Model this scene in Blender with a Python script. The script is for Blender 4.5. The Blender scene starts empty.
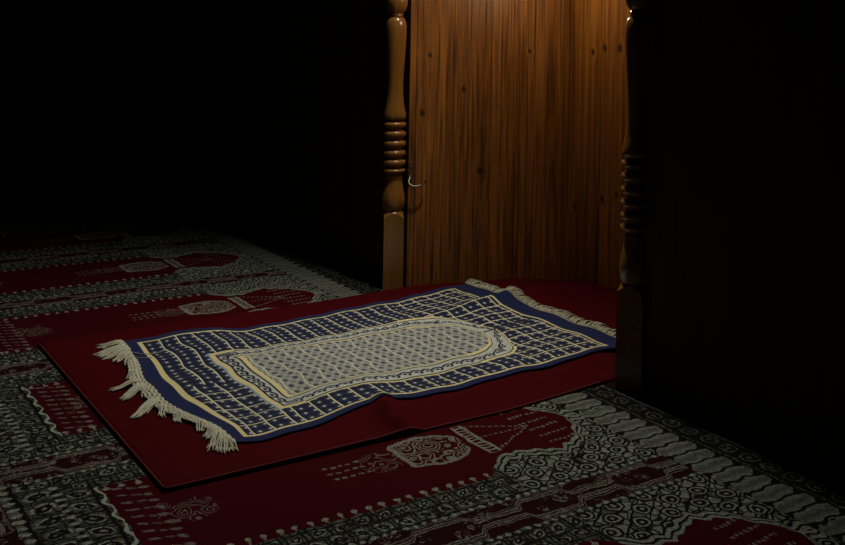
import bpy, bmesh, math, random
import numpy as np
from mathutils import Vector, Matrix
random.seed(7)
C = bpy.context.scene.collection
PI = math.pi

# ------------------------------------------------------------------ node maths
class S:
    nt = None
    def __init__(s, v): s.v = v
    @staticmethod
    def m(op, *a, clamp=False):
        n = S.nt.nodes.new('ShaderNodeMath'); n.operation = op; n.use_clamp = clamp
        for i, x in enumerate(a):
            x = x.v if isinstance(x, S) else x
            if isinstance(x, (int, float)): n.inputs[i].default_value = x
            else: S.nt.links.new(x, n.inputs[i])
        return S(n.outputs[0])
    def __add__(s, o): return S.m('ADD', s, o)
    __radd__ = __add__
    def __sub__(s, o): return S.m('SUBTRACT', s, o)
    def __rsub__(s, o): return S.m('SUBTRACT', o, s)
    def __mul__(s, o): return S.m('MULTIPLY', s, o)
    __rmul__ = __mul__
    def __truediv__(s, o): return S.m('DIVIDE', s, o)
def Abs(x): return S.m('ABSOLUTE', x)
def Min(a, b): return S.m('MINIMUM', a, b)
def Max(a, b): return S.m('MAXIMUM', a, b)
def Sin(x): return S.m('SINE', x)
def Frac(x): return S.m('FRACT', x)
def Sqrt(x): return S.m('SQRT', x)
def Gt(a, b): return S.m('GREATER_THAN', a, b)
def Lt(a, b): return S.m('LESS_THAN', a, b)
def Inv(a): return 1.0 - a
def SS(a, b, x):
    """smooth step from 0 at a to 1 at b"""
    n = S.nt.nodes.new('ShaderNodeMapRange'); n.interpolation_type = 'SMOOTHSTEP'
    S.nt.links.new(x.v, n.inputs[0])
    if a < b:
        n.inputs[1].default_value = a; n.inputs[2].default_value = b; n.inputs[3].default_value = 0; n.inputs[4].default_value = 1
    else:
        n.inputs[1].default_value = b; n.inputs[2].default_value = a; n.inputs[3].default_value = 1; n.inputs[4].default_value = 0
    return S(n.outputs[0])
def Cell(x, p, off=0.0):
    """signed offset of x from the nearest multiple of p"""
    return (Frac((x - off) / p + 0.5) - 0.5) * p
def Band(x, c, w, soft): return SS(w + soft, w - soft, Abs(x - c)) if w > soft else SS(w + soft, 0, Abs(x - c))
def Hyp(a, b): return Sqrt(a * a + b * b)
def Vec(x, y, z=0.0):
    n = S.nt.nodes.new('ShaderNodeCombineXYZ')
    for i, k in enumerate((x, y, z)):
        k = k.v if isinstance(k, S) else k
        if isinstance(k, (int, float)): n.inputs[i].default_value = k
        else: S.nt.links.new(k, n.inputs[i])
    return n.outputs[0]
def Noise(vec, scale, detail=2.0, rough=0.5, dist=0.0):
    n = S.nt.nodes.new('ShaderNodeTexNoise')
    S.nt.links.new(vec, n.inputs['Vector']); n.inputs['Scale'].default_value = scale
    n.inputs['Detail'].default_value = detail; n.inputs['Roughness'].default_value = rough
    n.inputs['Distortion'].default_value = dist
    return S(n.outputs[0])
def Vor(vec, scale, feature='F1', rnd=1.0):
    n = S.nt.nodes.new('ShaderNodeTexVoronoi'); n.feature = feature
    S.nt.links.new(vec, n.inputs['Vector']); n.inputs['Scale'].default_value = scale
    n.inputs['Randomness'].default_value = rnd
    return S(n.outputs['Distance'])
def Ramp(x, pts):
    n = S.nt.nodes.new('ShaderNodeValToRGB'); e = n.color_ramp.elements
    while len(e) < len(pts): e.new(0.5)
    for i, (p, c) in enumerate(pts):
        e[i].position = p; e[i].color = (*(c if isinstance(c, tuple) else (c, c, c)), 1)
    S.nt.links.new(x.v, n.inputs[0])
    return n.outputs[0]
def Mix(f, a, b, mode='MIX'):
    n = S.nt.nodes.new('ShaderNodeMix'); n.data_type = 'RGBA'; n.blend_type = mode; n.clamp_factor = True
    for k, x in ((0, f), (6, a), (7, b)):
        x = x.v if isinstance(x, S) else x
        if isinstance(x, (int, float)): n.inputs[k].default_value = x
        elif isinstance(x, tuple): n.inputs[k].default_value = (*x, 1)
        else: S.nt.links.new(x, n.inputs[k])
    return n.outputs[2]
def Sep(sock):
    n = S.nt.nodes.new('ShaderNodeSeparateXYZ'); S.nt.links.new(sock, n.inputs[0])
    return S(n.outputs[0]), S(n.outputs[1]), S(n.outputs[2])
def Coord(kind='Object'):
    return S.nt.nodes.new('ShaderNodeTexCoord').outputs[kind]
def new_mat(name, rough=0.6, spec=0.5, metal=0.0):
    m = bpy.data.materials.new(name); m.use_nodes = True; S.nt = m.node_tree
    b = S.nt.nodes['Principled BSDF']
    b.inputs['Roughness'].default_value = rough; b.inputs['Specular IOR Level'].default_value = spec
    b.inputs['Metallic'].default_value = metal
    return m, b
def set_col(b, c):
    if isinstance(c, tuple): b.inputs['Base Color'].default_value = (*c, 1)
    else: S.nt.links.new(c, b.inputs['Base Color'])
def set_bump(b, hgt, strength, dist):
    n = S.nt.nodes.new('ShaderNodeBump'); n.inputs['Strength'].default_value = strength
    n.inputs['Distance'].default_value = dist
    S.nt.links.new(hgt.v, n.inputs['Height']); S.nt.links.new(n.outputs[0], b.inputs['Normal'])

# ------------------------------------------------------------------ objects
def link(name, me, mat, parent=None):
    o = bpy.data.objects.new(name, me); C.objects.link(o)
    if mat is not None and me is not None: me.materials.append(mat)
    if parent is not None: o.parent = parent
    return o
def from_bm(name, bm, mat, parent=None, smooth=False):
    me = bpy.data.meshes.new(name); bm.normal_update(); bm.to_mesh(me); bm.free()
    if smooth:
        for p in me.polygons: p.use_smooth = True
    return link(name, me, mat, parent)
def tag(o, label, cat, group=None):
    o['label'] = label; o['category'] = cat
    if group: o['group'] = group
def structure(o): o['kind'] = 'structure'; return o
def empty(name, loc, rz=0.0):
    o = bpy.data.objects.new(name, None); C.objects.link(o); o.location = loc; o.rotation_euler = (0, 0, rz)
    o.empty_display_size = 0.05
    return o
def add_box(bm, x0, x1, y0, y1, z0, z1, bevel=0.0):
    t = bmesh.new(); bmesh.ops.create_cube(t, size=1)
    for v in t.verts:
        v.co = Vector(((x0 + x1) / 2 + v.co.x * (x1 - x0), (y0 + y1) / 2 + v.co.y * (y1 - y0), (z0 + z1) / 2 + v.co.z * (z1 - z0)))
    if bevel: bmesh.ops.bevel(t, geom=t.edges[:], offset=bevel, segments=2, profile=0.5, affect='EDGES')
    me = bpy.data.meshes.new('tmp'); t.to_mesh(me); t.free(); bm.from_mesh(me); bpy.data.meshes.remove(me)
def add_lathe(bm, prof, n=40, cx=0.0, cy=0.0):
    rings = []
    for r, z in prof:
        rings.append([bm.verts.new((cx + r * math.cos(2 * PI * i / n), cy + r * math.sin(2 * PI * i / n), z)) for i in range(n)])
    for a, b in zip(rings, rings[1:]):
        for i in range(n):
            j = (i + 1) % n
            bm.faces.new((a[i], a[j], b[j], b[i]))
    bm.faces.new(rings[0][::-1]); bm.faces.new(rings[-1])
def add_tube(bm, pts, rad, n=8, flat=1.0):
    pts = [Vector(p) for p in pts]; rings = []
    for i, p in enumerate(pts):
        d = (pts[min(i + 1, len(pts) - 1)] - pts[max(i - 1, 0)]).normalized()
        up = Vector((0, 0, 1)) if abs(d.z) < 0.95 else Vector((1, 0, 0))
        s = d.cross(up).normalized(); u = s.cross(d)
        r = rad[i] if isinstance(rad, (list, tuple)) else rad
        rings.append([bm.verts.new(p + r * (math.cos(2 * PI * k / n) * s + flat * math.sin(2 * PI * k / n) * u)) for k in range(n)])
    for a, b in zip(rings, rings[1:]):
        for k in range(n):
            j = (k + 1) % n; bm.faces.new((a[k], b[k], b[j], a[j]))
    bm.faces.new(rings[0]); bm.faces.new(rings[-1][::-1])
def add_prism(bm, poly, z0, z1):
    lo = [bm.verts.new((x, y, z0)) for x, y in poly]; hi = [bm.verts.new((x, y, z1)) for x, y in poly]
    n = len(poly)
    bm.faces.new(lo[::-1]); bm.faces.new(hi)
    for i in range(n):
        j = (i + 1) % n; bm.faces.new((lo[i], lo[j], hi[j], hi[i]))
    bmesh.ops.recalc_face_normals(bm, faces=bm.faces[:])

# ------------------------------------------------------------------ materials
def wood(name, light, dark, streak=26.0, knots=(), rough=0.42, boards=0.0, coat=0.0, var=1.0):
    """vertical grain in object z; object x runs along the board face"""
    m, b = new_mat(name, rough, 0.4)
    x, y, z = Sep(Coord())
    kn = None; bend = None
    kw = Noise(Coord(), 90.0, 2.0) if knots else None
    for (kx, kz, kr) in knots:
        r = Hyp((x - kx) * 1.15, (z - kz) * 0.85 + (x - kx) * 0.25) * (0.7 + 0.6 * kw)
        k = SS(kr * 1.5, kr * 0.6, r)
        kn = k if kn is None else Max(kn, k)
        bd = SS(kr * 4.5, 0.0, r) * (x - kx) * 0.8
        bend = bd if bend is None else bend + bd
    xs = x if bend is None else x - bend
    v1 = Vec(xs, y, z * 0.028)
    n1 = Noise(v1, streak * 3.4, 3.0, 0.6)
    n2 = Noise(v1, streak * 0.8, 2.0, 0.5)
    n3 = Noise(Vec(xs, y, z * 0.01), streak * 8.0, 1.0, 0.5)
    g = SS(0.33, 0.67, n1 * 0.52 + n2 * 0.22 + n3 * 0.26)
    g = g * var + (1 - var) * 0.5
    col = Mix(g, dark, light)
    dk = SS(0.60, 0.70, n3)
    col = Mix(dk * 0.45 * var, col, (dark[0] * 0.45, dark[1] * 0.4, dark[2] * 0.4))
    if boards:
        br = Abs(Cell(x, boards, 0.02))
        col = Mix(SS(0.0025, 0.0, br) * 0.8, col, (dark[0] * 0.2, dark[1] * 0.2, dark[2] * 0.2))
    if kn is not None: col = Mix(kn * 0.9, col, (0.02, 0.006, 0.003))
    set_col(b, col)
    set_bump(b, n1, 0.12, 0.002)
    if coat:
        b.inputs['Coat Weight'].default_value = coat; b.inputs['Coat Roughness'].default_value = 0.18
    return m

def plain(name, col, rough=0.7, spec=0.3, metal=0.0, nscale=60.0, amt=0.25, bump=0.0):
    m, b = new_mat(name, rough, spec, metal)
    n = Noise(Coord(), nscale, 3.0, 0.6)
    set_col(b, Mix(n * amt, col, tuple(c * 0.35 for c in col)))
    if bump: set_bump(b, n, bump, 0.002)
    return m

PALE = (0.31, 0.35, 0.30); DARK = (0.008, 0.008, 0.008); RED = (0.046, 0.0024, 0.0045); DRED = (0.022, 0.004, 0.006)

def carpet_material():
    m, b = new_mat('woven_carpet', 0.95, 0.03)
    x0, y0, z0 = Sep(Coord())
    w1 = Noise(Coord(), 34.0, 2.0); w2 = Noise(Vec(y0, x0, 3.3), 34.0, 2.0)
    X = x0 / 0.77 - 2.77 + (w1 - 0.5) * 0.020
    Yy = y0 / 0.77 + 2.06 + (w2 - 0.5) * 0.020
    Y = Frac((Yy - 0.32) / 1.74) * 1.74 + 0.32
    a = Cell(X, 0.724, -2.035); q = Abs(a)
    P = Vec(X, Yy)
    vd = Vor(P, 26.0); ve = Vor(P, 34.0, 'DISTANCE_TO_EDGE')
    fine = SS(0.3, 0.7, Noise(P, 170.0, 2.0, 0.6)) * SS(0.0, 0.13, Vor(P, 62.0, 'DISTANCE_TO_EDGE'))
    # --- the red niche-shaped panel
    w = S(Ramp((Y - 1.3) * 2.0, [(0, .2), (.2, .2), (.36, .112), (.48, .108), (.68, .15), (.84, .112), (.94, .04), (.97, -.06)])) + Sin(Y * 150.0) * 0.004 * SS(1.45, 1.5, Y)
    e = q - w
    red = SS(0.002, -0.002, e) * Gt(Y, 0.635)
    # --- mitred border coordinates
    d1 = q - 0.2; d2 = (0.635 - Y) * 0.55
    D = Max(d1, d2); endside = Gt(d2, d1)
    al = Y + (a * 0.8 - Y) * endside
    # rows of leaf cells
    ca = Cell(al, 0.05); cb = Cell(al, 0.05, 0.025)
    eyeA = Hyp(ca + (D - 0.0275) * 0.5, (D - 0.0275) * 1.05); eyeB = Hyp(cb - (D - 0.07) * 0.4, (D - 0.07) * 1.0)
    rowA = SS(0.010, 0.0115, eyeA) * 0.38 + SS(0.0025, 0.0012, Abs(eyeA - 0.0125)) * 0.7 + SS(0.005, 0.004, eyeA) * 0.9
    rowA = rowA * SS(0.0015, 0.003, Abs(Abs(ca) - 0.019))
    rowB = SS(0.010, 0.0115, eyeB) * 0.42 + SS(0.003, 0.0015, Abs(eyeB - 0.0135)) * 0.7 + SS(0.0045, 0.0035, eyeB) * 0.9
    rowB = rowB * SS(0.001, 0.003, Abs(Abs(cb) - 0.021))
    rows = rowA + (rowB - rowA) * Gt(D, 0.048)
    rows = rows * SS(0.0, 0.12, ve)
    lines = Max(Max(Band(D, 0.010, 0.0025, 0.001), Band(D, 0.048, 0.003, 0.001)), Band(D, 0.093, 0.0035, 0.001))
    rows = rows * Inv(lines)
    dots = SS(0.0075, 0.0055, Hyp(Cell(al, 0.024), D - 0.1005)); dots = Max(dots, SS(0.0065, 0.005, Hyp(Cell(al, 0.024), D - 0.048)) * endside)
    rows = Max(rows, dots * 1.25)
    col = Mix(rows * (0.35 + 0.65 * fine), DARK, PALE)
    wl = SS(0.005, 0.003, Abs(Y - 0.630 + 0.006 * Sin(a * 90.0))) * Lt(q, 0.2)
    col = Mix(wl, col, PALE)
    # --- the stepped stripe between two borders
    s = D - 0.107
    tri = Abs(Frac(al / 0.26) - 0.5) * 2.0
    pos = 0.012 + 0.026 * SS(0.42, 0.6, tri)
    step = Max(Max(Band(s, pos, 0.0026, 0.001), SS(0.003, 0.002, Abs(s - pos - 0.009))), SS(0.0025, 0.0015, Abs(s - pos + 0.009)) * 0.7)
    clus = SS(0.47, 0.36, vd) * SS(0.04, 0.12, ve) * SS(0.2, 0.5, fine)
    strp = Max(step * 0.8, clus * 0.65) * SS(0.0, 0.004, s)
    scol = Mix(strp * (0.3 + 0.7 * fine), DRED, (0.30, 0.31, 0.26))
    col = Mix(Gt(D, 0.107), col, scol)
    # --- spandrels with rosettes
    sp = Gt(Y, 1.44) * Lt(D, 0.091) * Gt(e, 0.0)
    r1 = Hyp(Cell(X, 0.085, 0.02), Cell(Y, 0.085, 0.01)); r2 = Hyp(Cell(X, 0.085, 0.0625), Cell(Y, 0.085, 0.0525))
    r = Min(r1, r2)
    ros = SS(0.006, 0.0045, r) + SS(0.0125, 0.014, r) * SS(0.0195, 0.018, r) + SS(0.024, 0.0255, r) * SS(0.0, 0.002, Abs(Cell(X * 0.8 + Y * 0.6, 0.034)) - 0.0016) * SS(0.02, 0.12, ve)
    edge = Max(Band(e, 0.017, 0.004, 0.001), Band(e, 0.037, 0.003, 0.001))
    ros = Max(ros * Gt(e, 0.034), SS(0.034, 0.032, e)) * Inv(edge)
    col = Mix(sp, col, Mix(ros * (0.42 + 0.58 * fine), DARK, PALE))
    # --- palisade of slanted bars and the last rosette border along the wall
    f = Abs(Cell(X + (Y - 1.83) * 0.06 + 0.0025 * Sin(Y * 120.0), 0.056)); bar = SS(0.0255, 0.022, f + SS(0.035, 0.065, Abs(Y - 1.885)) * 0.012) * (0.40 + 0.4 * SS(0.0, 0.02, f))
    col = Mix(Gt(Y, 1.825) * Lt(Y, 1.945), col, Mix(bar * (0.42 + 0.58 * fine), DARK, PALE))
    rr = Hyp(Cell(X, 0.062), Y - 1.995)
    last = SS(0.008, 0.006, rr) + SS(0.016, 0.018, rr) * SS(0.024, 0.022, rr) + Band(Y, 1.957, 0.003, 0.001) + Band(Y, 2.032, 0.004, 0.001)
    col = Mix(Gt(Y, 1.945), col, Mix(last * 0.42 * fine + SS(0.25, 0.1, vd) * 0.3 * fine, DARK, PALE))
    # --- red ground with its figures
    bud = SS(0.0085, 0.0065, Hyp(Cell(Y, 0.034), q - 0.181)) + Band(q, 0.193, 0.006, 0.001) * Band(Cell(Y, 0.034), 0.0, 0.003, 0.001) * 0.6
    bud = bud * Lt(Y, 1.42)
    en = Cell(a - (Y - .635) * 0.35, 0.036)
    ends = SS(0.0055, 0.003, Abs(en)) * (Band(Y, 0.664, 0.010, 0.004) * 0.9 + Band(Y, 0.692, 0.008, 0.004) * 0.6) + SS(0.009, 0.006, Hyp(en, (Y - 0.715) * 0.7)) * 0.9
    ends = ends * SS(0.185, 0.175, q) * 0.6
    fig = Max(bud, ends)
    # hanging medallion
    curl = Sin(vd * 27.0 + 0.5); my = Y - 1.365
    hw = 0.085 * Sqrt(Max(1.0 - my * my * 95.0, 0.02)) + 0.018 * SS(-0.05, -0.09, my)
    outl = Max(Band(q - hw, -0.007, 0.005, 0.002), Band(my, -0.083, 0.006, 0.002))
    inside = SS(0.002, -0.002, Max(q - hw, Abs(my) - 0.092))
    med = inside * Max(outl * 0.9, SS(-0.1, 0.5, curl) * 0.8)
    mb = SS(0.088, 0.085, q) * (Band(Y, 1.478, 0.004, 0.001) + Band(Y, 1.507, 0.004, 0.001) + Band(Y, 1.492, 0.012, 0.001) * SS(0.004, 0.006, Abs(Cell(a, 0.016))))
    rt = Hyp(a, Y - 1.225); tail = SS(0.055, 0.05, rt) * SS(0.5, 0.8, Sin(vd * 30.0)) * 0.5
    tl = Band(Cell(a, 0.03), 0.0, 0.004, 0.001) * SS(0.05, 0.045, q) * Band(Y, 1.14, 0.05, 0.005) * Gt(Sin(Y * 300.0), -0.3) * 0.6
    dash = Gt(Sin(Y * 420.0), -0.2)
    ch = Band(q - (1.665 - Y) * 0.5, 0.0, 0.004, 0.002) * Band(Y, 1.59, 0.075, 0.003) + Band(q, 0.0, 0.003, 0.001) * Band(Y, 1.59, 0.075, 0.003)
    rays = Band(Cell(a + (Y - 1.7) * 0.1, 0.042, 0.02), 0.0, 0.0045, 0.002) * Band(Y, 1.69, 0.05, 0.004) * SS(0.12, 0.115, q)
    fl = Hyp(a, (Y - 0.76) * 1.1); fil = SS(0.08, 0.065, fl + (vd - 0.3) * 0.07) * SS(0.55, 0.85, Sin(vd * 32.0 + 1.0)) * 0.6
    fig = Max(fig, Max(Max(med, mb), Max(Max(tail, tl), Max((ch + rays) * dash * 0.6, fil))))
    redc = Mix(fig * (0.42 + 0.58 * fine), RED, PALE)
    col = Mix(red, col, redc)
    # wool: flecks of pile, the same everywhere
    pile = Noise(Vec(x0, y0), 420.0, 1.0, 0.5)
    col = Mix(SS(0.35, 0.7, pile) * 0.45, col, Mix(1.0, col, (0.35, 0.35, 0.35), 'MULTIPLY'))
    set_col(b, col)
    set_bump(b, pile, 0.6, 0.003)
    return m

def rug_material():
    m, b = new_mat('woven_prayer_rug', 0.9, 0.12)
    uv = S.nt.nodes.new('ShaderNodeUVMap'); uv.uv_map = 'weave'
    U0, V0, _ = Sep(uv.outputs[0])
    wob = Noise(Vec(U0, V0), 0.09, 1.0); wob2 = Noise(Vec(V0, U0, 5.0), 0.09, 1.0)
    U = U0 + (wob - 0.5) * 2.2; V = V0 + (wob2 - 0.5) * 1.4
    thread = Noise(Vec(U0 * 1.0, V0 * 2.6), 3.2, 1.0, 0.5)
    YEL = (0.66, 0.59, 0.31); PAL = (0.48, 0.52, 0.48); NAV = (0.005, 0.008, 0.038); INK = (0.012, 0.015, 0.045); CREAM = (0.74, 0.71, 0.47)
    dv = Abs(V - 38.2); side = Gt(dv, 19.2)
    so = 0.07
    # navy ground with dots
    dot = SS(0.44, 0.22, Hyp(Cell(U, 2.25, 1.1) * 0.9, Cell(V, 2.35, 0.9)))
    dot2 = Band(Abs(Cell(U, 2.25, 1.1)) + Abs(Cell(V, 2.35, 0.9)), 0.92, 0.12, 0.08) * 0.10
    body = SS(0.3, 0.7, thread) * 0.16
    col = Mix(body, NAV, (0.05, 0.07, 0.17))
    col = Mix(Max(dot, dot2), col, PAL)
    # cross lines of the border, half-drop in the middle of the lower band
    shift = Gt(V, 37.0) * Lt(U, 15.5) * 2.25
    vl = Band(Cell(U + shift, 4.5, 12.9), 0.0, 0.17, so)
    up = Gt(U, 74.0)
    ul = Band(Cell(V, 4.6, 1.2), 0.0, 0.17, so) * Max(up * Gt(Abs(U - 88.0), -1.0), Lt(U, 15.0) * Gt(V, 42.0) * 0.8)
    col = Mix(Max(vl, ul) * 0.92, col, CREAM)
    # mihrab frame
    hw = S(Ramp(U / 100.0, [(0, .192), (.72, .192), (.755, .178), (.785, .145), (.805, .09), (.82, .035), (.83, -.05)])) * 100.0
    hi = S(Ramp(U / 100.0, [(0, .137), (.67, .137), (.71, .127), (.745, .10), (.77, .06), (.782, .02), (.79, -.05)])) * 100.0
    eo = Min(U - 15.4, hw - dv); ei = Min(U - 20.0, hi - dv)
    thick = 0.5 + 0.65 * Max(Lt(U, 21.5), Gt(U, 66.0))
    near = Lt(U, 20.2)
    # pale-blue outline outside
    col = Mix(SS(-0.5, -0.42, eo) * Lt(U, 16.0), col, (0.25, 0.33, 0.46))
    ins = SS(-0.05, 0.05, eo)
    off = (eo + ei) * 0.5 * (1.0 - 0.35 * Gt(U, 73.0))
    alo = U + (V - U) * Max(near, Gt(U, 73.0))
    ring = Hyp(Cell(alo, 2.9) * 0.75, off)
    rg = SS(0.34, 0.22, Abs(ring - 0.95)) * SS(-0.75, -0.45, off + Cell(alo, 2.9) * 0.6) + SS(0.52, 0.34, ring)
    bnd = Mix(Max(rg, SS(0.3, 0.0, Abs(Abs(off) - 1.7)) * 0.25), PAL, INK)
    bnd = Mix(Gt(eo, thick) * Lt(eo, thick + 0.45), bnd, INK)
    bnd = Mix(Lt(eo, thick), bnd, YEL)
    col = Mix(ins, col, bnd)
    col = Mix(SS(-0.48, -0.42, ei), col, INK)
    col = Mix(SS(-0.04, 0.04, ei), col, YEL)
    # pale lattice field
    inner = SS(-0.04, 0.04, ei - thick)
    du = Cell(U, 2.2, 1.1); dw = Cell(V, 3.1, 0.6)
    blob = SS(0.72, 0.45, Hyp(du, dw * 0.75) + (thread - 0.5) * 0.9)
    b2 = SS(0.8, 0.5, Hyp(Cell(U, 2.2, 0.0), Cell(V, 3.1, 2.15)) + (thread - 0.5) * 0.8) * 0.45
    fld = Mix(SS(0.38, 0.6, thread) * 0.75, (0.48, 0.50, 0.45), (0.14, 0.16, 0.18))
    fld = Mix(Max(blob * 0.85, b2), fld, (0.018, 0.022, 0.065))
    fld = Mix(Band(Cell(U + 0.35 * Sin(V * 0.7), 4.4, 0.2), 0.0, 0.17, 0.08) * 0.8, fld, (0.70, 0.67, 0.48))
    fld = Mix(Band(Cell(V, 3.1, 2.15), 0.0, 0.12, 0.08) * 0.35, fld, (0.55, 0.55, 0.45))
    col = Mix(inner, col, fld)
    # outer yellow line and plain navy hem
    oy = Min(Min((U0 - 3.1) * 0.55, 95.4 - U0), Min(V0 - 2.6, 65.8 - V0)) + (wob - 0.5) * 0.5
    col = Mix(SS(0.66, 0.6, oy), col, YEL)
    col = Mix(SS(0.04, -0.04, oy), col, Mix(SS(0.3, 0.7, thread), (0.005, 0.010, 0.052), (0.013, 0.023, 0.095)))
    col = Mix(SS(0.45, 0.75, thread) * 0.25, col, Mix(1.0, col, (0.45, 0.45, 0.45), 'MULTIPLY'))
    set_col(b, col)
    set_bump(b, thread, 0.35, 0.0012)
    b.inputs['Sheen Weight'].default_value = 0.08
    return m

M_carpet = carpet_material(); M_rug = rug_material()
M_mat = plain('red_velour', (0.064, 0.0026, 0.0052), 0.9, 0.03, nscale=220.0, amt=0.5, bump=0.4)
M_pipe = plain('dusty_red_piping', (0.12, 0.022, 0.022), 0.85, 0.05, nscale=400.0, amt=0.4)
M_fringe = plain('cream_cotton', (0.56, 0.56, 0.44), 0.9, 0.1, nscale=350.0, amt=0.45, bump=0.3)
LT, DK = (0.40, 0.152, 0.028), (0.044, 0.0120, 0.0025)
kL = [(0.165, 0.599, .007), (0.22, 0.351, .009), (0.040, 0.525, .008), (0.37, 0.717, .005), (0.06, 0.70, .006)]
kB = [(0.175, 0.732, .008), (0.237, 0.733, .010), (0.124, 0.719, .008), (0.056, 0.246, .008), (0.174, 0.288, .010), (0.232, 0.308, .007)]
M_wall_l = wood('pine_boards_dense', LT, DK, 40.0, kL, boards=0.115)
M_wall_b = wood('pine_boards_broad', (0.34, 0.130, 0.022), (0.075, 0.0215, 0.0038), 20.0, kB, boards=0.14)
M_post = wood('varnished_pine', (0.29, 0.135, 0.028), (0.17, 0.068, 0.013), 12.0, [(0.012, 0.14, .006), (-0.015, 0.05, .004)], rough=0.28, coat=0.6, var=0.8)
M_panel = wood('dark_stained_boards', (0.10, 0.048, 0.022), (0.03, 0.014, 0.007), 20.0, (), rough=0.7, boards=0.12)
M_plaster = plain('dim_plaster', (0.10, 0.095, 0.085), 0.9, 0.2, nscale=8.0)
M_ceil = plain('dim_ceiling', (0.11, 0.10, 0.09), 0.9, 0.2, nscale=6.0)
M_subfloor = plain('bare_boards', (0.06, 0.035, 0.02), 0.8, 0.3, nscale=12.0)
M_metal = plain('dull_steel', (0.26, 0.23, 0.19), 0.42, 0.5, 1.0, nscale=80.0, amt=0.3)
M_brass = plain('aged_brass', (0.45, 0.30, 0.10), 0.35, 0.5, 1.0, nscale=50.0, amt=0.3)
M_cord = plain('black_flex', (0.01, 0.01, 0.01), 0.5, 0.4)
def bulb_material():
    m, b = new_mat('glowing_bulb', 0.3)
    b.inputs['Base Color'].default_value = (0.9, 0.85, 0.75, 1)
    b.inputs['Emission Color'].default_value = (1, 0.78, 0.5, 1); b.inputs['Emission Strength'].default_value = 6.0
    return m
M_bulb = bulb_material()

# ------------------------------------------------------------------ room shell
NL0, NL1, NR1, NR0 = (-0.470, 0.060), (-0.275, 0.503), (0.300, 0.503), (0.494, 0.062)   # the niche, in plan
WY, XL, XR, YB, ZC = 0.020, -5.0, 4.2, -4.6, 2.7
def wall_slab(name, A, B, z0, z1, th, mat):
    """board wall whose visible face runs A->B (niche on its left), origin at A, x along the face"""
    A = Vector((*A, 0)); B = Vector((*B, 0)); d = B - A; L = d.length
    bm = bmesh.new(); add_box(bm, 0, L, 0, th, z0, z1)
    o = from_bm(name, bm, mat); o.location = A; o.rotation_euler = (0, 0, math.atan2(d.y, d.x))
    return structure(o)
FZ = -0.012
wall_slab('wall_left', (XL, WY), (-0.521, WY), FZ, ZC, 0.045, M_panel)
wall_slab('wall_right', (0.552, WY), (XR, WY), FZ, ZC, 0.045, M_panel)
wall_slab('wall_niche_left', NL0, NL1, FZ, 2.2, 0.03, M_wall_l)
wall_slab('wall_niche_back', NL1, NR1, FZ, 2.2, 0.03, M_wall_b)
wall_slab('wall_niche_right', NR1, NR0, FZ, 2.2, 0.03, M_wall_l)
for n, x0, x1 in (('trim_1', -0.57, -0.490), ('trim_2', 0.5005, 0.61)):
    bm = bmesh.new(); add_box(bm, x0, x1, 0.0655, 0.10, FZ, 1.80); structure(from_bm(n, bm, M_panel))
bm = bmesh.new(); add_box(bm, -0.521, 0.552, -0.008, 0.105, 1.80, ZC); structure(from_bm('trim_3', bm, M_panel))
bm = bmesh.new(); add_box(bm, -0.62, 0.62, 0.0625, 0.56, 2.2, 2.23); structure(from_bm('trim_4', bm, M_wall_b))
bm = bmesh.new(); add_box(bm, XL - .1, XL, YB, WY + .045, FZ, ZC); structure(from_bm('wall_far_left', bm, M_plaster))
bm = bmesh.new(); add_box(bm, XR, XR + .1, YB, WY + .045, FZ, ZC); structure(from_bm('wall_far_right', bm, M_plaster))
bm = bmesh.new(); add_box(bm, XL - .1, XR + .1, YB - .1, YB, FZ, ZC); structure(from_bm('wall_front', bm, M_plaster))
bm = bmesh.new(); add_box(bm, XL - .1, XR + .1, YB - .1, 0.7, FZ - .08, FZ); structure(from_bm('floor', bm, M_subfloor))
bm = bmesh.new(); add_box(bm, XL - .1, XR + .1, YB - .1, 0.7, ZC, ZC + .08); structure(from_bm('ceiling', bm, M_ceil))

bm = bmesh.new()
add_prism(bm, [(XL, YB), (XR, YB), (XR, WY - .001), (XL, WY - .001)], FZ, 0.0)
o = from_bm('prayer_carpet', bm, M_carpet)
tag(o, 'wall to wall dark red carpet woven with rows of pale arched prayer niches', 'carpet')

# ------------------------------------------------------------------ cloth surface shared by mat and rug
zLu = [-20, 0, 18.6, 24, 29, 47.5, 67, 76, 91, 111, 125]; zLz = [1.5, 1.7, 2.5, 1.6, .9, 1.2, 2.0, 2.1, 3.2, 3.9, 3.6]
zRu = [-20, 0, 9, 21, 29, 32, 37, 45, 53, 66, 78, 92, 101, 120]; zRz = [1.4, 1.4, 1.0, 1.5, 3.3, 3.7, 3.0, 2.5, 2.4, 3.1, 3.1, 4.0, 4.0, 3.6]
def smooth_interp(u, xs, ys):
    return sum(np.interp(u + k, xs, ys) for k in (-3, -1.5, 0, 1.5, 3)) / 5
def sst(a, b, x):
    t = np.clip((x - a) / (b - a), 0, 1); return t * t * (3 - 2 * t)
def rug_top(U, V):
    """height (m) of the rug's upper face over the floor; U, V in cm on the rug"""
    u = U - 2.5; t = np.clip(V / 68.0, 0, 1)
    z = (1 - t) * smooth_interp(u, zLu, zLz) + t * smooth_interp(u, zRu, zRz)
    z = z + 2.1 * np.exp(-((V - 19 - 0.06 * (100 - U)) / 3.6) ** 2) * sst(70, 96, U)
    z = z + 0.22 * np.sin(V * 0.42 + U * 0.10) * sst(0, 8, V) * sst(68, 60, V) + 0.12 * np.sin(U * 0.55 + V * 0.11)
    return z / 100
def UV_xy(U, V): return V / 100 - 0.2969, U / 100 - 0.8605
MX0, MX1, MY0, MY1 = -0.4235, 0.489, -1.0126, 0.499
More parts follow.
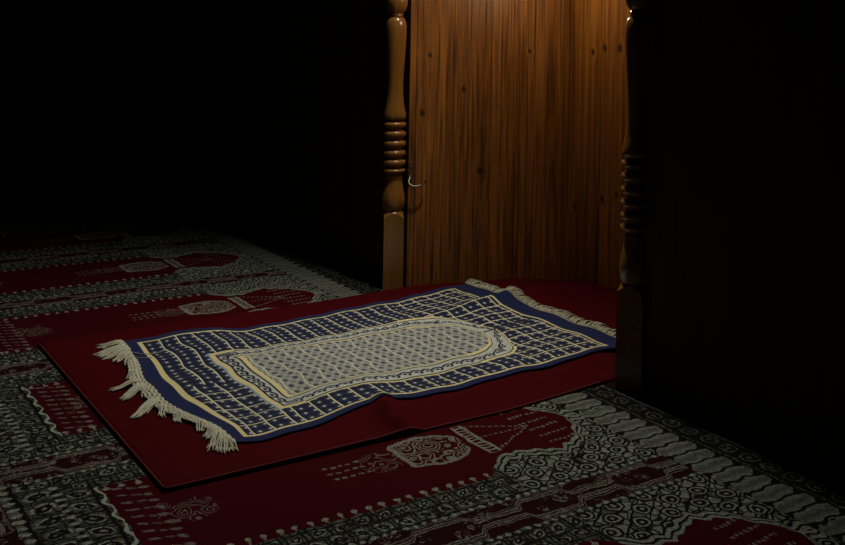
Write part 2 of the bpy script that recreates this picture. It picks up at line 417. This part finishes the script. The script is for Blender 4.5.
def mat_lr(y):
    l = np.interp(y, [-1.1, 0.0, 0.06, 0.499], [MX0, MX0, -0.421, -0.262]); r = np.interp(y, [-1.1, -0.30, 0.0, 0.06, 0.499], [MX1, MX1, 0.462, 0.462, 0.288])
    return l, r
def mat_top(x, y):
    U = (y + 0.8605) * 100; V = (x + 0.2969) * 100
    z = rug_top(np.clip(U, -18, 118), np.clip(V, -2, 70)) - 0.0045
    l, r = mat_lr(y)
    eL = np.interp(y, [-1.1, -.25, 0.02, 0.24, 0.33, 0.45, 0.49], [.009, .012, .018, .024, .029, .028, .016])
    eR = np.interp(y, [-1.1, -.60, -.53, -.50, -.2, .06, .5], [.008, .011, .016, .006, .005, .010, .03])
    eN = 0.009
    eF = np.interp(x, [-.27, -.23, -.19, -.15, .05, .3], [.015, .012, .028, .038, .043, .035])
    dl = sst(0, .09, x - l); dr = sst(0, .11, r - x); dn = sst(0, .09, y - MY0); df = sst(0, .14, MY1 - y)
    z = eL + (z - eL) * dl; z = eR + (z - eR) * dr; z = eN + (z - eN) * dn; z = eF + (z - eF) * df
    # crease running from the rug to the edge
    z = z + 0.015 * np.exp(-((y + 0.545 + 0.25 * (x - .45)) / 0.020) ** 2) * sst(0.30, 0.42, x) * sst(.489, .462, x)
    return np.maximum(z, 0.006)
def grid_mesh(name, P, Q=None, uv=None):
    """P: (n, m, 3) upper face; Q lower face (closed solid)"""
    n, m = P.shape[:2]; vs = P.reshape(-1, 3); i = np.arange(n * m).reshape(n, m)
    top = np.stack([i[:-1, :-1], i[:-1, 1:], i[1:, 1:], i[1:, :-1]], -1).reshape(-1, 4)
    faces = [top]; N = n * m
    if Q is not None:
        vs = np.concatenate([vs, Q.reshape(-1, 3)]); faces.append(top[:, ::-1] + N)
        ring = np.concatenate([i[0, :-1], i[:-1, -1], i[-1, :0:-1], i[:0:-1, 0]]); nx = np.roll(ring, -1)
        faces.append(np.stack([nx, ring, ring + N, nx + N], -1))
    f = np.concatenate(faces)
    me = bpy.data.meshes.new(name); me.from_pydata(vs.tolist(), [], f.tolist()); me.update()
    me.polygons.foreach_set('use_smooth', [True] * len(me.polygons))
    if uv is not None:
        l = me.uv_layers.new(name='weave'); t = uv.reshape(-1, 2)
        if Q is not None: t = np.concatenate([t, t])
        idx = np.zeros(len(me.loops), dtype=np.int32); me.loops.foreach_get('vertex_index', idx)
        l.data.foreach_set('uv', t[idx].astype(np.float32).ravel())
    return me

# ------------------------------------------------------------------ the red floor mat
ny, nx = 260, 170
tt = np.linspace(0, 1, ny); ss = np.linspace(0, 1, nx)
ss = 0.5 - 0.5 * np.cos(ss * PI) * (0.25) - 0.5 * (1 - 2 * ss) * 0.75        # denser at the edges
yy = MY0 + (MY1 - MY0) * tt
Yg, Sg = np.meshgrid(yy, ss, indexing='ij')
l, r = mat_lr(Yg); Xg = l + (r - l) * Sg
Zg = mat_top(Xg, Yg)
dmin = np.minimum.reduce([Xg - l, r - Xg, Yg - MY0, MY1 - Yg])
Zt = Zg - 0.004 * (1 - np.clip(dmin / 0.010, 0, 1)) ** 2          # rounded hem
mat = empty('floor_mat', (0, 0, 0))
tag(mat, 'plain deep red padded mat lying on the patterned carpet and running into the wooden niche', 'mat')
Pm = np.stack([Xg, Yg, Zt], -1); Qm = np.stack([Xg, Yg, np.full_like(Xg, 0.0005)], -1)
link('mat_body', grid_mesh('mat_body', Pm, Qm), M_mat, mat)
bm = bmesh.new()
def edge_pts(xf, y0, y1, n):
    out = []
    for y in np.linspace(y0, y1, n):
        x = xf(y); out.append((x, y, float(mat_top(np.array(x), np.array(y))) - 0.003))
    return out
path = []
path += [(x, MY0 + .002, float(mat_top(np.array(x), np.array(MY0))) - 0.004) for x in np.linspace(MX0 + .008, MX1 - .008, 60)]
path += edge_pts(lambda y: float(mat_lr(y)[1]) - .002, MY0 + .006, -0.02, 110)
add_tube(bm, path, 0.0026, 8)
o = from_bm('piping', bm, M_pipe, mat, True); o['label'] = 'dusty pink piping along the hem'

# ------------------------------------------------------------------ the prayer rug
nearV = [-2, 1.6, 15, 27.9, 40.7, 50.1, 54.4, 62.9, 70]; nearU = [1.4, 1.4, .1, -2.4, -2.5, -1.9, .9, 1.4, 1.6]
leftU = [0, 18, 30, 48, 66, 75, 88, 101]; leftV = [-.2, -.5, 1.0, .1, -.4, -.2, -1.0, -1.2]
rightU = [1, 5, 10, 21, 28, 31, 34, 43, 52, 63, 75, 87, 101]; rightV = [68, 69.6, 68.5, 67.6, 66.2, 66.4, 69, 68.4, 67.9, 67, 67.8, 66.2, 68]
def warp(U, V):
    U2 = U + smooth_interp(V, nearV, nearU) * np.exp(-U / 7.0) + 1.3 * sst(60, 100, U)
    V2 = V + smooth_interp(U, leftU, leftV) * np.exp(-V / 12.0) + (smooth_interp(U, rightU, rightV) - 68) * np.exp(-(68 - V) / 12.0)
    return U2, V2
def rug_pt(U, V, dz=0.0):
    U2, V2 = warp(np.array(float(U)), np.array(float(V)))
    x, y = UV_xy(U2, V2)
    return Vector((float(x), float(y), float(max(rug_top(U2, V2), mat_top(x, y) + .003)) + dz))
nu, nv = 300, 210
Ug, Vg = np.meshgrid(np.linspace(0, 101, nu), np.linspace(0, 68, nv), indexing='ij')
U2, V2 = warp(Ug, Vg); Xr, Yr = UV_xy(U2, V2)
Zr = np.maximum(rug_top(U2, V2), mat_top(Xr, Yr) + 0.003)
rug = empty('prayer_rug', (0, -.36, 0))
tag(rug, 'fringed navy prayer rug with cream lines and pale arch, rumpled on the mat', 'rug')
Pr = np.stack([Xr, Yr + .36, Zr], -1); Qr = Pr.copy(); Qr[..., 2] -= 0.0028
link('rug_body', grid_mesh('rug_body', Pr, Qr, np.stack([Ug, Vg], -1)), M_rug, rug)
OFF = Vector((0, .36, 0))
# woven selvage along the near end
bm = bmesh.new()
for k, (du, rr) in enumerate(((-0.25, .0038), (-0.85, .0046), (-1.5, .0042), (-2.0, .0030))):
    pts = [rug_pt(du + 0.12 * math.sin(v * 3 + k), v, .0008) + OFF for v in np.linspace(-0.3, 68.5, 120)]
    add_tube(bm, pts, [rr * (1 + .15 * math.sin(i * 1.9 + k * 2)) for i in range(120)], 7, 0.7)
o = from_bm('selvage', bm, M_fringe, rug, True); o['label'] = 'cream cotton band along the near end'
def surf(U, V):
    x, y = UV_xy(U, V); return Vector((x, y, float(mat_top(np.array(x), np.array(y)))))
def tassel(V, du, dvv, n, spread, thick, start=-1.2, curl=0.3):
    bm = bmesh.new(); b0 = warp(np.array(float(start)), np.array(float(V)))
    L = math.hypot(du, dvv); px, py = -dvv / L, du / L
    for k in range(n):
        t = (k / max(n - 1, 1) - .5) * 2 + random.uniform(-.25, .25)
        ln = random.uniform(.72, 1.05); cu = random.uniform(-curl, curl)
        pts = []; rad = []
        for i in range(9):
            f = i / 8
            w0 = t * (thick * .5 + (spread - thick * .5) * f ** 1.2) + cu * math.sin(f * PI * 1.2) + random.uniform(-.06, .06)
            U = float(b0[0]) + du * f * ln + px * w0; Vv = float(b0[1]) + dvv * f * ln + py * w0
            p = surf(U, Vv); lift = .0022 + .0065 * math.sin(min(1, f * 1.3 + .12) * PI) * (1 - .55 * abs(t)) + .0006 * (k % 3) + .004 * (1 - f)
            pts.append(p + OFF + Vector((0, 0, lift))); rad.append(.0017 * (1 - .55 * f) + .0003)
        add_tube(bm, pts, rad, 5)
    return from_bm('tassel', bm, M_fringe, rug, True)
for a in [(1.2, -5.4, -1.6, 26, 1.5, 2.2, -.8), (5.2, -7.0, 2.4, 30, 1.9, 3.6, -.8), (9.5, -3.4, 2.5, 18, 1.2, 2.4), (13.5, -1.6, 3.0, 12, .7, 1.6),
          (22.5, -1.9, 2.6, 10, .7, 1.2), (28.0, -6.4, 1.4, 15, .8, 1.4), (31.8, -5.6, 4.8, 15, .9, 1.5), (34.5, -1.8, 3.6, 8, .6, 1.0), (40.8, -6.3, 6.2, 17, 1.0, 1.6),
          (44.5, -2.4, 5.5, 9, .6, 1.0), (50.0, -1.4, 3.2, 10, .6, 1.2), (56.0, -1.5, 3.4, 12, .7, 1.3), (60.2, -2.4, 4.0, 14, 1.0, 1.5), (63.4, -3.6, 5.8, 16, 1.2, 1.7),
          (66.0, -2.4, 5.6, 16, 1.2, 1.6), (67.8, -1.0, 3.6, 9, .9, 1.0)]:
    tassel(*a)
# two stray threads lying over the navy hem
bm = bmesh.new()
for pts in ([(0.2, 9), (2.2, 11.0), (4.5, 12.0), (6.8, 11.6)], [(0.2, 13), (1.8, 14.6), (3.6, 15.2)]):
    P = [rug_pt(u, v, .002) + OFF for u, v in pts]
    Q = []
    for i in range(len(P) - 1):
        for f in (0, .33, .66): Q.append(P[i].lerp(P[i + 1], f))
    add_tube(bm, Q + [P[-1]], .0009, 5)
o = from_bm('loose_thread', bm, M_fringe, rug, True); o['label'] = 'pale stray threads over the navy hem'
# short combed fringe along the far end
bm = bmesh.new()
for v in np.linspace(0.2, 67.8, 280):
    a = rug_pt(100.8, v, .001); ln = random.uniform(1.8, 5.2); sk = random.uniform(-2.2, 2.2)
    pts = []
    for i in range(5):
        f = i / 4; U2_, V2_ = warp(np.array(100.8), np.array(v)); p = surf(float(U2_) + ln * f, float(V2_) + sk * f)
        p.z = max(p.z + .003, a.z * (1 - f) + (p.z + .003) * f) + (.004 + .006 * (ln - 1.8) / 3.4) * math.sin(f * PI)
        pts.append(p + OFF)
    add_tube(bm, pts, [.0017, .0016, .0014, .0012, .0007], 5)
o = from_bm('fringe', bm, M_fringe, rug, True); o['kind'] = 'stuff'; o['label'] = 'short cream fringe at the far end'

# ------------------------------------------------------------------ turned posts
def block_bm(w, z0, z1, cham):
    """square block whose top is chamfered into the turning by an octagon"""
    bm = bmesh.new(); h = w / 2
    sq = [(-h, -h), (h, -h), (h, h), (-h, h)]
    n = 40
    def ring(r, z, square):
        out = []
        for i in range(n):
            a = 2 * PI * (i + .5) / n; c, s = math.cos(a), math.sin(a)
            k = h / max(abs(c), abs(s))
            rr = k * square + r * (1 - square)
            rr = min(rr, k); out.append(bm.verts.new((rr * c, rr * s, z)))
        return out
    # four sides kept sharp: use real corners
    def sqring(z, inset=0.0):
        out = []
        for i in range(n):
            t = (i / n) * 4; e = int(t); f = t - e
            x0, y0 = sq[e]; x1, y1 = sq[(e + 1) % 4]
            out.append(bm.verts.new((x0 + (x1 - x0) * f, y0 + (y1 - y0) * f, z)))
        return out
    def rnd(r, z, arch=0.0):
        out = []
        for i in range(n):
            t = (i / n) * 4; e = int(t); f = t - e
            a = -3 * PI / 4 + (e + f) * PI / 2
            out.append(bm.verts.new((r * math.cos(a), r * math.sin(a), z)))
        return out
    def archring(z, dz):
        out = []
        for i in range(n):
            t = (i / n) * 4; e = int(t); f = t - e
            x0, y0 = sq[e]; x1, y1 = sq[(e + 1) % 4]
            out.append(bm.verts.new((x0 + (x1 - x0) * f, y0 + (y1 - y0) * f, z + dz * (math.sin(f * PI) - 1))))
        return out
    if cham > 0: R = [sqring(z0), archring(z1, cham), rnd(h * 1.02, z1 + .003), rnd(h * 0.80, z1 + .010)]
    else: R = [rnd(h * 0.80, z0 - .010), rnd(h * 1.02, z0 - .003), archring(z0, cham), sqring(z1)]
    for a, b in zip(R, R[1:]):
        for i in range(n):
            j = (i + 1) % n; bm.faces.new((a[i], a[j], b[j], b[i]))
    bm.faces.new(R[0][::-1]); bm.faces.new(R[-1])
    bmesh.ops.recalc_face_normals(bm, faces=bm.faces[:])
    return bm
HP = 1.80
def profile_parts():
    """(part name, [(radius, z)]) from the base block up to the middle bead"""
    out = [('lower_bulb', [(.024, .226), (.028, .233), (.0325, .242), (.0352, .255), (.0355, .268), (.0335, .283), (.0292, .303), (.0268, .320), (.0258, .334), (.0255, .3425)])]
    z = .3430
    for hgt in (.020, .028, .028, .029, .029, .027):
        n = 9; prof = [(.0255, z)]
        for i in range(n):
            t = -PI / 2 + PI * i / (n - 1)
            prof.append((.0290 + .0065 * math.cos(t) ** .7 if 0 < i < n - 1 else .0255, z + .004 + (hgt - .008) * (i / (n - 1))))
        prof.append((.0255, z + hgt)); out.append(('ring', prof)); z += hgt
    z0 = z                                                             # about .491
    out.append(('vase', [(.0255, z0), (.0335, z0 + .004), (.0345, z0 + .012), (.0335, z0 + .022), (.030, z0 + .038), (.0270, z0 + .056), (.0250, z0 + .080), (.0243, z0 + .105), (.0246, z0 + .130),
                         (.0262, z0 + .165), (.0285, z0 + .205), (.0305, z0 + .240), (.0318, z0 + .270), (.0318, z0 + .290), (.0300, z0 + .306), (.0255, z0 + .316), (.021, z0 + .320)]))
    out[-1] = ('vase', [(r, z0 + (zz - z0) * .962) for r, zz in out[-1][1]]); z0 -= .012
    out.append(('neck', [(.0215, z0 + .320), (.0205, z0 + .326), (.0215, z0 + .333)]))
    return out, z0 + .333
def build_post():
    root = empty('turned_post', (0, 0, 0))
    w = .060
    from_bm('base_block', block_bm(w, FZ, .225, .012), M_post, root)
    parts, zt = profile_parts()
    mid = zt + .034
    for nm, prof in parts:
        bm = bmesh.new(); add_lathe(bm, prof, 40); from_bm(nm, bm, M_post, root, True)
    bead = [(.021, zt)] + [(.020 + .0135 * math.sin(PI * i / 12) ** .6, zt + .068 * i / 12) for i in range(1, 12)] + [(.021, zt + .068)]
    bm = bmesh.new(); add_lathe(bm, bead, 40); from_bm('bead', bm, M_post, root, True)
    for nm, prof in parts:                                             # the upper half mirrors the lower
        pr = [(r, 2 * mid - z) for r, z in prof][::-1]
        bm = bmesh.new(); add_lathe(bm, pr, 40); from_bm(nm, bm, M_post, root, True)
    from_bm('top_block', block_bm(w, 2 * mid - .225, HP, -.012), M_post, root)
    return root
def copy_tree(o, parent=None):
    c = o.copy(); C.objects.link(c); c.parent = parent
    for ch in list(o.children): copy_tree(ch, c)
    return c
p1 = build_post(); p1.location = (-0.492, 0.022, 0); p1.rotation_euler.z = math.radians(-24.7)
tag(p1, 'honey coloured turned wooden post lit at the left side of the niche', 'post', 'turned posts framing the niche')
p2 = copy_tree(p1); p2.location = (0.5170, 0.0270, 0); p2.rotation_euler.z = math.radians(22)
tag(p2, 'shadowed turned wooden post at the right side of the niche, seen against the light', 'post', 'turned posts framing the niche')

# ------------------------------------------------------------------ coat hook on the left niche boards
d = Vector((NL1[0] - NL0[0], NL1[1] - NL0[1], 0)); ang = math.atan2(d.y, d.x)
hook = empty('coat_hook', (NL0[0] + d.normalized().x * .007, NL0[1] + d.normalized().y * .007, .324), ang)
tag(hook, 'small metal coat hook screwed to the boards beside the left post', 'hook')
bm = bmesh.new()
oval = [(0.0085 * math.cos(t) , 0.030 * math.sin(t)) for t in np.linspace(0, 2 * PI, 28, endpoint=False)]
fr = [bm.verts.new((x, -.004, z + .022)) for x, z in oval]; bk = [bm.verts.new((x * 1.1, 0, z * 1.05 + .022)) for x, z in oval]
bm.faces.new(fr); bm.faces.new(bk[::-1])
for i in range(28): bm.faces.new((fr[i], bk[i], bk[(i + 1) % 28], fr[(i + 1) % 28]))
bmesh.ops.recalc_face_normals(bm, faces=bm.faces[:])
from_bm('back_plate', bm, M_brass, hook)
bm = bmesh.new()
add_tube(bm, [(.000, -.004, .014), (-.004, -.010, .006), (-.008, -.016, -.003), (-.006, -.020, -.011), (.002, -.022, -.0155), (.014, -.023, -.0165), (.026, -.022, -.0145), (.036, -.021, -.009), (.042, -.020, -.001), (.043, -.020, .005)], [.0026, .0028, .0028, .0028, .0028, .0026, .0026, .0024, .0022, .0026], 10)
from_bm('hook_arm', bm, M_metal, hook, True)
for z in (.040, .006):
    bm = bmesh.new(); bmesh.ops.create_uvsphere(bm, u_segments=10, v_segments=6, radius=.0028, matrix=Matrix.Translation((0, -.0045, z)) @ Matrix.Diagonal((1, .5, 1, 1)))
    from_bm('screw', bm, M_metal, hook, True)

# ------------------------------------------------------------------ the hanging lamp in the opening
LX, LY, LZ, LTOP = -0.08, 0.22, 0.99, 2.2
lamp = empty('pendant_lamp', (LX, LY, LTOP))
tag(lamp, 'brass pendant lamp hanging on a black cord inside the niche', 'lamp')
bm = bmesh.new(); add_lathe(bm, [(.035, -.020), (.035, -.004), (.025, 0)], 24); from_bm('ceiling_rose', bm, M_brass, lamp, True)
bm = bmesh.new(); add_tube(bm, [(0, 0, -.018), (0, 0, LZ - LTOP + .14)], .003, 8); from_bm('cord', bm, M_cord, lamp, True)
bm = bmesh.new(); add_lathe(bm, [(.012, LZ - LTOP + .085), (.017, LZ - LTOP + .09), (.017, LZ - LTOP + .135), (.006, LZ - LTOP + .145)], 20); from_bm('socket', bm, M_brass, lamp, True)
bm = bmesh.new(); add_lathe(bm, [(.005, LZ - LTOP + .034), (.018, LZ - LTOP + .040), (.025, LZ - LTOP + .054), (.024, LZ - LTOP + .069), (.014, LZ - LTOP + .084), (.011, LZ - LTOP + .090)], 20); from_bm('bulb', bm, M_bulb, lamp, True)
li = bpy.data.lights.new('lamp_light', 'POINT'); li.energy = 2.7; li.color = (1.0, 0.80, 0.52); li.shadow_soft_size = 0.03
lo = bpy.data.objects.new('lamp_light', li); C.objects.link(lo); lo.parent = lamp; lo.location = (0, 0, LZ - LTOP)
# a second, cooler reflector lamp clamped under the lintel and turned down on the rug
SP = Vector((-0.02, 0.060, 1.72)); AIM = Vector((0.06, -0.98, 0.0))
spot = empty('spot_lamp', (SP.x, SP.y, 1.80))
tag(spot, 'small metal reflector lamp under the lintel turned down on the prayer rug', 'lamp')
bm = bmesh.new(); add_lathe(bm, [(.028, -.012), (.028, -.003), (.02, 0)], 24); from_bm('mount', bm, M_metal, spot, True)
bm = bmesh.new(); add_tube(bm, [(0, 0, -.010), (0, 0, -.045)], .006, 10); from_bm('stem', bm, M_metal, spot, True)
bm = bmesh.new(); n = 28
for ring in ([(.012, .042), (.022, .030), (.030, -.002), (.034, -.030)],):
    R1 = [[bm.verts.new((r_ * math.cos(2 * PI * i / n), r_ * math.sin(2 * PI * i / n), z_)) for i in range(n)] for r_, z_ in ring]
    for A_, B_ in zip(R1, R1[1:]):
        for i in range(n): bm.faces.new((A_[i], B_[i], B_[(i + 1) % n], A_[(i + 1) % n]))
    bm.faces.new(R1[0])
q = (AIM - SP).to_track_quat('-Z', 'Y')
sh = from_bm('reflector', bm, M_metal, spot, True); sh.location = (0, 0, SP.z - 1.80); sh.rotation_mode = 'QUATERNION'; sh.rotation_quaternion = q
l2 = bpy.data.lights.new('spot_light', 'SPOT'); l2.energy = 72; l2.color = (1.0, 0.93, 0.78); l2.shadow_soft_size = 0.025
l2.spot_size = math.radians(106); l2.spot_blend = 1.0
o2 = bpy.data.objects.new('spot_light', l2); C.objects.link(o2); o2.parent = spot
o2.location = Vector((0, 0, SP.z - 1.80)) + (AIM - SP).normalized() * .036; o2.rotation_mode = 'QUATERNION'; o2.rotation_quaternion = q

# ------------------------------------------------------------------ world, camera, view
wd = bpy.data.worlds.new('World'); bpy.context.scene.world = wd; wd.use_nodes = True
wd.node_tree.nodes['Background'].inputs[0].default_value = (0, 0, 0, 1); wd.node_tree.nodes['Background'].inputs[1].default_value = 0
cam = bpy.data.cameras.new('camera'); co = bpy.data.objects.new('camera', cam); C.objects.link(co)
yaw = math.radians(57.035); roll = math.radians(1.0226)
cam.sensor_fit = 'HORIZONTAL'; cam.sensor_width = 36; cam.lens = 1023.23 / 845 * 36
cam.shift_y = -(272.5 - 31.84) / 845; cam.clip_start = .02
R = Matrix.Rotation(yaw, 4, 'Z') @ Matrix.Rotation(PI / 2, 4, 'X') @ Matrix.Rotation(roll, 4, 'Z')
co.matrix_world = Matrix.Translation((2.77 * .77, -2.06 * .77, .77)) @ R
sc = bpy.context.scene; sc.camera = co
sc.view_settings.view_transform = 'Standard'; sc.view_settings.look = 'None'; sc.view_settings.gamma = 1; sc.view_settings.use_curve_mapping = False
sc.view_settings.exposure = 0.0
